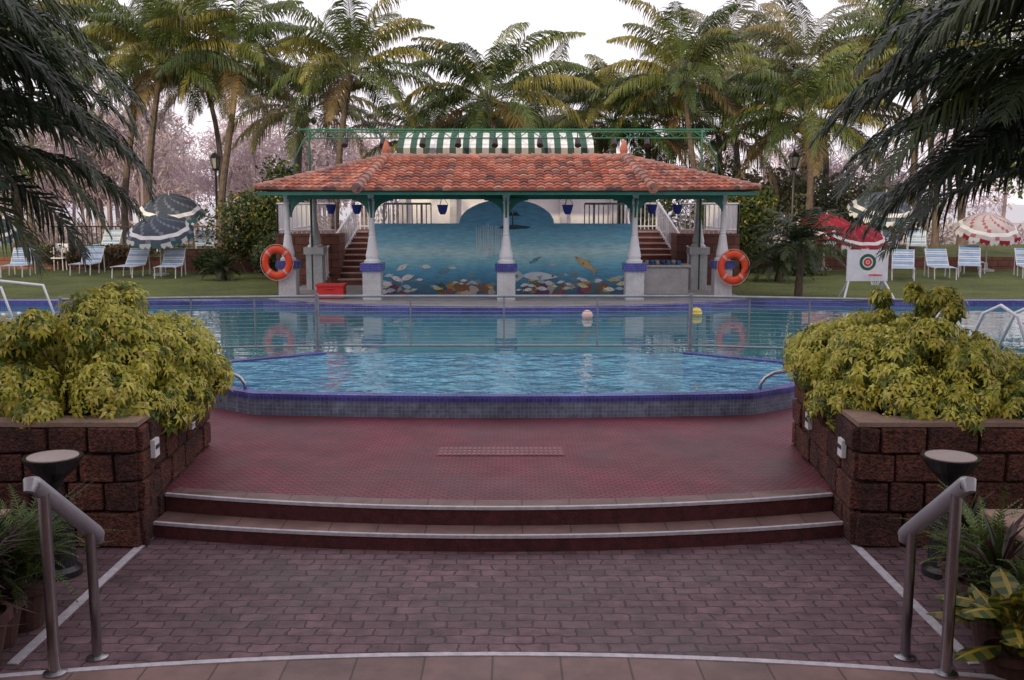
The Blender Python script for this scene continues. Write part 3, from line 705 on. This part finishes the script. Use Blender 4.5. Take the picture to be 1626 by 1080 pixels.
def bush(name,c,r,n,size,cols,flowers=None,nf=0,fl=.8):
    g=MB()
    for k in range(14):
        a=R.uniform(0,6.28); q=R.uniform(.1,.75); cc=(c[0]+r[0]*q*C(a),c[1]+r[1]*q*S(a),c[2]+r[2]*R.uniform(-.55,.6)); s_=R.uniform(.35,.6)
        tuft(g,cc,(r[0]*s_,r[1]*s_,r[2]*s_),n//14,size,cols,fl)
        if flowers: tuft(g,cc,(r[0]*s_*1.05,r[1]*s_*1.05,r[2]*s_*1.05),nf//14,size*.7,flowers,1.2)
    for k in range(5): g.tube([(c[0]+R.uniform(-.2,.2),c[1],c[2]-r[2]-.2),(c[0]+r[0]*R.uniform(-.5,.5),c[1],c[2])],.03,5,mat=1,col=(.12,.09,.06))
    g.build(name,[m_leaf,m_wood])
gr=[(.06,.09,.025),(.08,.12,.03),(.045,.07,.02)]; ye=[(.5,.33,.03),(.45,.30,.05)]
bush('flowering_shrub',(-8.6,34.4,1.9),(1.8,1.2,1.75),5200,.17,gr,ye,650)
bush('flowering_shrub',(-7.3,32.2,1.3),(.9,.9,1.0),2600,.15,gr,ye,60)
bush('flowering_shrub',(8.1,34.6,1.9),(1.6,1.2,1.7),5200,.17,gr,ye,650)
bush('round_hedge_bush',(-10.0,34.0,.95),(.6,.6,.55),1500,.12,gr)
bush('round_hedge_bush',(9.6,33.4,1.0),(.9,.8,.6),1800,.12,gr)
bush('red_leaf_hedge',(-14.5,36.3,1.15),(2.8,.5,.45),3200,.13,[(.14,.06,.035),(.10,.07,.03),(.07,.08,.03)])
bush('broadleaf_tree',(-8.6,40,3.4),(1.1,1.1,1.2),2600,.2,gr)
bush('broadleaf_tree',(-20.3,36,4.2),(3.4,2.5,2.2),7500,.2,[(.07,.11,.03),(.10,.15,.04),(.05,.08,.02)])
bush('broadleaf_tree',(21.2,40,5.0),(3.6,2.5,2.6),7500,.24,[(.08,.12,.03),(.12,.16,.05),(.05,.08,.02)])
bush('broadleaf_tree',(10.5,45,2.8),(3.4,2,2.2),5500,.26,gr)
bush('broadleaf_tree',(15.5,46,2.6),(3.6,2,1.9),5500,.26,gr)
bush('broadleaf_tree',(5.0,44,3.0),(3.4,2,2.6),5500,.26,gr)
bush('broadleaf_tree',(-1.0,44,3.0),(3.6,2,2.4),5500,.26,gr)
def smallpalm(name,loc,H,nf,L,ll,lw,cols,el0=75,el1=-10,dr=1.2,sag=.5,n=34,tr=.09):
    g=MB(); g.tube([(0,0,-.02),(.03,0,H*.5),(0,0,H)],[tr*1.3,tr,tr*.8],8,mat=1,col=(.09,.07,.05))
    for k in range(nf):
        q=k/nf; frond(g,(0,0,H),k*2.4+R.uniform(-.2,.2),rad(el0-(el0-el1)*q),L*R.uniform(.85,1.1),dr*R.uniform(.8,1.2),n,ll,lw,R.choice(cols),sag=sag,rr=.012)
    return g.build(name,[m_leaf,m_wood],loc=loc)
dk=[(.035,.055,.02),(.045,.07,.02),(.03,.045,.02)]
smallpalm('date_palm',(7.35,25.4,.56),1.3,28,1.5,.4,.035,dk)
smallpalm('cycad',(8.3,31,.56),.5,26,1.2,.25,.03,dk,sag=.2)
smallpalm('cycad',(-8.9,31.4,.56),.3,20,.8,.2,.03,dk,sag=.2)
ovc=[(.022,.036,.018),(.03,.048,.02),(.018,.03,.016),(.05,.072,.022)]
def overpalm(loc,H,fl,name='areca_palm',ll=.74):
    g=MB(); g.tube([(0,0,0),(.05,0,H*.5),(0,0,H)],[.11,.08,.07],9,mat=1,col=(.06,.06,.04))
    for az,el,L,dr,curl in fl: frond(g,(0,0,H),rad(az),rad(el),L,dr,60,ll,.046,R.choice(ovc),sag=R.uniform(.45,.85),curl=curl,rr=.02,start=.15)
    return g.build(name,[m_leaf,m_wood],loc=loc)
bk=[(90,40,2.4,1.4,0),(140,40,2.4,1.4,0),(200,50,2.4,1.5,0),(250,45,2.4,1.4,0)]
overpalm((-6.0,9.4,.3),3.15,[(5,62,3.5,2.6,.1),(-15,60,3.0,2.3,.1),(25,50,3.0,2.0,-.1),(-5,38,2.9,2.0,0),(15,15,2.6,1.5,.1),(50,55,2.8,1.8,0),(-40,50,2.6,1.9,0),(-30,20,2.4,1.3,.1),(40,78,3.2,2.4,-.2),(0,-5,2.2,1.2,0),(80,80,2.3,1.2,0)]+bk)
overpalm((-6.4,11.2,.3),3.0,[(0,70,3.5,2.6,.1),(-20,50,3.0,2.0,.1),(20,40,2.8,1.8,-.1),(50,50,2.5,1.5,0),(-50,50,2.4,1.7,0),(10,20,2.6,1.4,0),(-12,5,2.4,1.3,0),(5,45,3.2,2.3,0)]+bk)
overpalm((-5.5,8.0,.0),4.15,[(20,55,2.8,2.4,0),(50,45,2.7,2.1,0),(0,50,2.3,2.0,0),(80,40,2.5,1.9,0),(35,25,2.5,1.7,0),(60,70,2.8,2.2,0)]+bk[2:])
overpalm((5.85,9.6,.3),3.15,[(178,50,3.2,1.9,-.1),(188,66,3.5,2.3,0),(155,42,3.2,1.7,.1),(182,30,3.1,1.7,0),(168,10,2.6,1.3,-.1),(200,20,2.7,1.5,0),(215,45,2.7,1.8,.1),(135,55,2.8,1.7,0),(120,25,2.4,1.3,0),(165,78,3.3,2.5,0),(195,40,3.0,2.0,0),(145,15,2.6,1.5,0),(80,50,2.4,1.4,0),(40,50,2.4,1.4,0),(0,45,2.4,1.4,0),(-50,45,2.4,1.4,0),(230,20,2.2,1.3,0)])
overpalm((6.9,11.8,.3),3.0,[(175,55,3.7,2.1,0),(155,42,3.3,1.8,0),(190,35,3.4,1.8,0),(205,50,2.9,1.7,0),(170,15,3.1,1.3,0),(182,72,3.9,2.5,0),(185,5,2.9,1.1,0),(130,50,2.5,1.5,0),(80,50,2.3,1.4,0),(20,50,2.3,1.4,0),(-60,50,2.2,1.4,0)])
overpalm((5.4,8.0,.0),4.1,[(150,42,2.7,1.9,0),(125,55,2.7,1.8,0),(175,45,2.4,1.9,0),(95,35,2.4,1.5,0),(140,20,2.4,1.5,0),(160,62,2.9,2.3,0),(110,15,2.2,1.2,0),(60,50,2.2,1.4,0),(0,50,2.2,1.4,0),(-90,50,2.0,1.4,0)])
# planter bushes : variegated schefflera rosettes
m_sch=MC('variegated_leaf',.38,.35,.15,3)
def schefflera(lobes,n,seed,box):
    global R; R=random.Random(seed); g=MB()
    x0,x1,y0,y1=box
    yel=[(.56,.52,.07),(.64,.58,.11),(.48,.49,.06),(.42,.45,.06),(.68,.62,.17)]; grn=[(.13,.18,.03),(.18,.24,.04),(.09,.13,.02)]
    wts=[l[3]**2 for l in lobes]
    for _ in range(n):
        lx,ly,lz,rr_=R.choices(lobes,wts)[0]
        d=Vector((R.gauss(0,1),R.gauss(0,1),R.gauss(.2,1))).normalized(); k=R.choice([R.uniform(.5,.95),R.uniform(.85,1.18)])
        p=Vector((lx+d.x*rr_*k,ly+d.y*rr_*k,lz+d.z*rr_*k*.85))
        inside = x0<p.x<x1 and y0<p.y<y1
        if inside and p.z<1.12: continue
        if not inside and p.z<.93-R.uniform(-.05,.15): continue
        out=(d+Vector((R.uniform(-.3,.3),R.uniform(-.3,.3),.35))).normalized(); u=out.orthogonal().normalized(); w=out.cross(u)
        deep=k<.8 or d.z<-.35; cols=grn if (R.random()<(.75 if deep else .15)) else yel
        nl=R.randrange(6,9); a0=R.uniform(0,6.28); Lf=R.uniform(.05,.095)
        for i in range(nl):
            a=a0+2*PI*i/nl; e=u*C(a)+w*S(a); dd=(e+out*R.uniform(-.35,.35)).normalized(); sd=out.cross(e).normalized()*Lf*R.uniform(.17,.26)
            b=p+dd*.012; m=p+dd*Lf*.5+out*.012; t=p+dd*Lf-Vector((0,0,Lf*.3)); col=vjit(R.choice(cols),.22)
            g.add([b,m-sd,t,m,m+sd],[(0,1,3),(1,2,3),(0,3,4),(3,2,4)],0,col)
    cx=(x0+x1)/2; cy=(y0+y1)/2
    for k in range(40):
        l=R.choice(lobes); g.tube([(cx+R.uniform(-.4,.4),cy+R.uniform(-.6,.6),1.0),(l[0],l[1],l[2])],[.018,.008],5,mat=1,col=(.14,.11,.06))
    g.build('variegated_schefflera_bush',[m_sch,m_wood])
R=random.Random(21)
LL=[(-3.55,9.3,1.5,.44),(-3.3,9.9,1.42,.44),(-3.5,8.85,1.25,.32),(-4.3,8.95,1.25,.34),(-3.85,9.6,1.78,.36),(-3.75,9.9,1.92,.26),(-4.2,9.5,1.5,.36),(-4.7,9.4,1.22,.36),(-5.1,9.2,1.15,.34),(-3.25,8.9,1.10,.24),(-4.6,10.2,1.25,.38),(-3.5,10.5,1.4,.42),(-5.2,10,1.15,.34),(-3.15,9.6,1.12,.34),(-3.05,10.1,1.2,.3),(-3.1,9.2,1.0,.2),(-4.0,8.6,1.12,.2)]
LL+= [(R.uniform(-4.4,-3.2),R.uniform(8.8,10.5),R.uniform(1.4,1.85),R.uniform(.10,.2)) for _ in range(18)]+[(R.uniform(-5.1,-4.3),R.uniform(8.9,10.3),R.uniform(1.2,1.45),R.uniform(.12,.2)) for _ in range(8)]
schefflera(LL,9800,5,(-4.75,-3.1,8.42,10.85))
RR=[(3.5,9.3,1.40,.42),(3.33,9.9,1.4,.42),(3.65,8.85,1.22,.32),(4.2,8.95,1.25,.36),(4.0,9.5,1.48,.40),(4.4,9.6,1.35,.40),(3.8,10.2,1.5,.38),(4.9,9.4,1.18,.34),(3.25,9.2,1.12,.28),(4.0,8.62,1.10,.24),(4.4,10.2,1.4,.38),(4.65,8.7,1.12,.26),(3.4,10.5,1.35,.36),(5.0,10.2,1.2,.34),(3.2,9.6,1.0,.2)]
RR+= [(R.uniform(3.3,4.5),R.uniform(8.8,10.5),R.uniform(1.35,1.75),R.uniform(.10,.2)) for _ in range(18)]+[(R.uniform(4.4,5.1),R.uniform(8.9,10.3),R.uniform(1.2,1.4),R.uniform(.12,.2)) for _ in range(8)]+[(4.15+R.uniform(-.35,.35),9.9+R.uniform(-.2,.2),R.uniform(1.8,2.12),.09) for _ in range(9)]
schefflera(RR,9200,6,(3.1,4.75,8.42,10.85))
R=random.Random(5)
dg=[(.035,.06,.02),(.05,.08,.02)]
bush('round_hedge_bush',(5.6,8.6,.7),(.8,.6,.6),3500,.1,dg)
bush('round_hedge_bush',(-5.8,8.6,.7),(.9,.6,.6),3500,.1,dg)
bush('round_hedge_bush',(-5.9,12.2,.75),(1.0,1.2,.45),3500,.1,dg)

# ------------------------------------------------------------------ ashtray urns
for x,y in ((-3.5,7.75),(3.58,7.75)):
    g=MB(); g.lathe((x,y,0),[(.17,0),(.17,.05),(.13,.08),(.12,.4),(.14,.46),(.13,.5),(.06,.55),(.05,.72),(.07,.78),(.16,.86),(.22,.95),(.225,.97),(.2,.97)],24,mat=0)
    g.lathe((x,y,.955),[(.205,0),(.19,.02),(.1,.03)],20,mat=1); g.build('ashtray_urn',[m_black,m_sand],smooth=False)
def pot(e,x,y,s=1):
    g=MB(); g.lathe((x,y,0.003),[(.12*s,0),(.17*s,.25*s),(.2*s,.27*s),(.2*s,.32*s),(.17*s,.32*s),(.165*s,.28*s),(.01,.28*s)],18); g.build('pot',[m_terr],parent=e)
def potted(kind,x,y,s=1,h=1):
    e=empty('potted_'+kind); pot(e,x,y,s); g=MB(); b=Vector((x,y,.28*s))
    if kind=='fern':
        for k in range(110):
            frond(g,b+Vector((R.uniform(-.08,.08),R.uniform(-.08,.08),R.uniform(0,.2))),R.uniform(0,6.28),rad(R.uniform(30,88)),R.uniform(.35,.7)*h,R.uniform(.6,1.8),22,.05,.012,R.choice([(.07,.11,.022),(.10,.15,.03),(.05,.085,.018)]),sag=.2,rr=.004)
    elif kind=='dracaena':
        for k in range(80):
            a=R.uniform(0,6.28); el=R.uniform(.2,1.45); L=R.uniform(.3,.55)*h; z=R.uniform(0,.35); c=R.choice([(.035,.025,.02),(.04,.05,.015),(.03,.04,.015),(.06,.025,.025)])
            p=b+Vector((0,0,z)); d=Vector((C(a)*C(el),S(a)*C(el),S(el))); sd=Vector((-S(a),C(a),0))*.018
            m=p+d*L*.5; t=m+(d+Vector((0,0,-.55))).normalized()*L*.5; g.add([p-sd*.5,p+sd*.5,m+sd,m-sd,t],[(0,1,2,3),(3,2,4)],0,c)
    else:
        for k in range(34):
            a=R.uniform(0,6.28); el=R.uniform(.1,1.2); L=R.uniform(.22,.36)*h; p=b+Vector((R.uniform(-.05,.05),R.uniform(-.05,.05),R.uniform(.05,.3)))
            d=Vector((C(a)*C(el),S(a)*C(el),S(el))); sd=Vector((-S(a),C(a),0)); q=p+d*.08; up=sd.cross(d)
            def pt(t,w): return q+d*L*t+sd*w-Vector((0,0,.28*L*t*t))+up*(abs(w)*.35)
            for s_ in (-1,1):
                for j in range(6):
                    t0=j/6;t1=(j+1)/6; w=lambda t: .075*h*S(PI*min(1,t*.95+.04))**.8
                    g.add([pt(t0,0),pt(t0,s_*w(t0)*.18),pt(t1,s_*w(t1)*.18),pt(t1,0)],[(0,1,2,3)],0,(.32,.24,.03))
                    g.add([pt(t0,s_*w(t0)*.18),pt(t0,s_*w(t0)),pt(t1,s_*w(t1)),pt(t1,s_*w(t1)*.18)],[(0,1,2,3)],0,(.04,.065,.015) if j%2 else (.16,.15,.025))
            g.tube([b,q],.006,4,col=(.15,.12,.03))
    g.build('leaves',[m_leaf],parent=e)
potted('fern',-3.3,6.75,1,1.1); potted('dracaena',-3.3,6.1,1.15,1.15); potted('fern',-3.5,7.15,.9,.7); potted('dracaena',-3.15,5.5,1.1,1); potted('dracaena',-3.35,6.45,1,1.2)
potted('fern',3.42,6.75,1,1); potted('dracaena',3.3,6.3,1,1.2); potted('fern',3.42,6.05,1,.9); potted('croton',3.12,5.75,.9,1.15); potted('dracaena',3.5,7.25,.9,.9)

for x,y in ((-11.2,39.0),(10.6,38.0)):
    g=MB(); g.tube([(0,0,0),(0,0,3.2)],.05,8); g.lathe((0,0,3.2),[(.06,0),(.16,.08),(.1,.1)],6,mat=0)
    g.lathe((0,0,3.3),[(.11,0),(.19,.38),(.18,.38)],6,mat=1)
    for k in range(6): a=k*PI/3; g.tube([(.12*C(a),.12*S(a),3.3),(.2*C(a),.2*S(a),3.7)],.014,4,mat=0)
    g.lathe((0,0,3.69),[(.26,0),(.16,.12),(.04,.2),(.02,.3)],6,mat=0)
    g.build('lamp_post',[m_black,M('lamp_glass',(.25,.25,.24),.2)],loc=(x,y,.95))

# ------------------------------------------------------------------ world, sun, camera
w=bpy.data.worlds.new('World'); scene.world=w; w.use_nodes=True; nt=w.node_tree; bg=nt.nodes['Background']
sky=N(nt,'ShaderNodeTexSky'); sky.sky_type='NISHITA'; sky.sun_disc=False; sky.sun_elevation=rad(14); sky.sun_rotation=rad(205); sky.dust_density=3
bg.inputs[1].default_value=.13
col=mixc(nt,.85,sky.outputs[0],(9.9,9.05,9.7)); nt.links.new(col,bg.inputs[0])
sd=bpy.data.lights.new('sun','SUN'); sd.energy=3.2; sd.angle=rad(2); sd.color=(1,.82,.54); so=bpy.data.objects.new('sun',sd); scene.collection.objects.link(so)
az=rad(205); el=rad(14); dirv=Vector((S(az)*C(el),C(az)*C(el),S(el)))
so.rotation_euler=dirv.to_track_quat('Z','Y').to_euler()
cd=bpy.data.cameras.new('camera'); cam=bpy.data.objects.new('camera',cd); scene.collection.objects.link(cam)
cam.location=(.12,0,2.95); cam.rotation_euler=(rad(90-7.76),0,0); cd.lens=35.43; cd.sensor_width=36; cd.clip_end=3000; cd.clip_start=.05
scene.camera=cam
scene.view_settings.view_transform='Standard'; scene.view_settings.look='None'; scene.view_settings.exposure=0
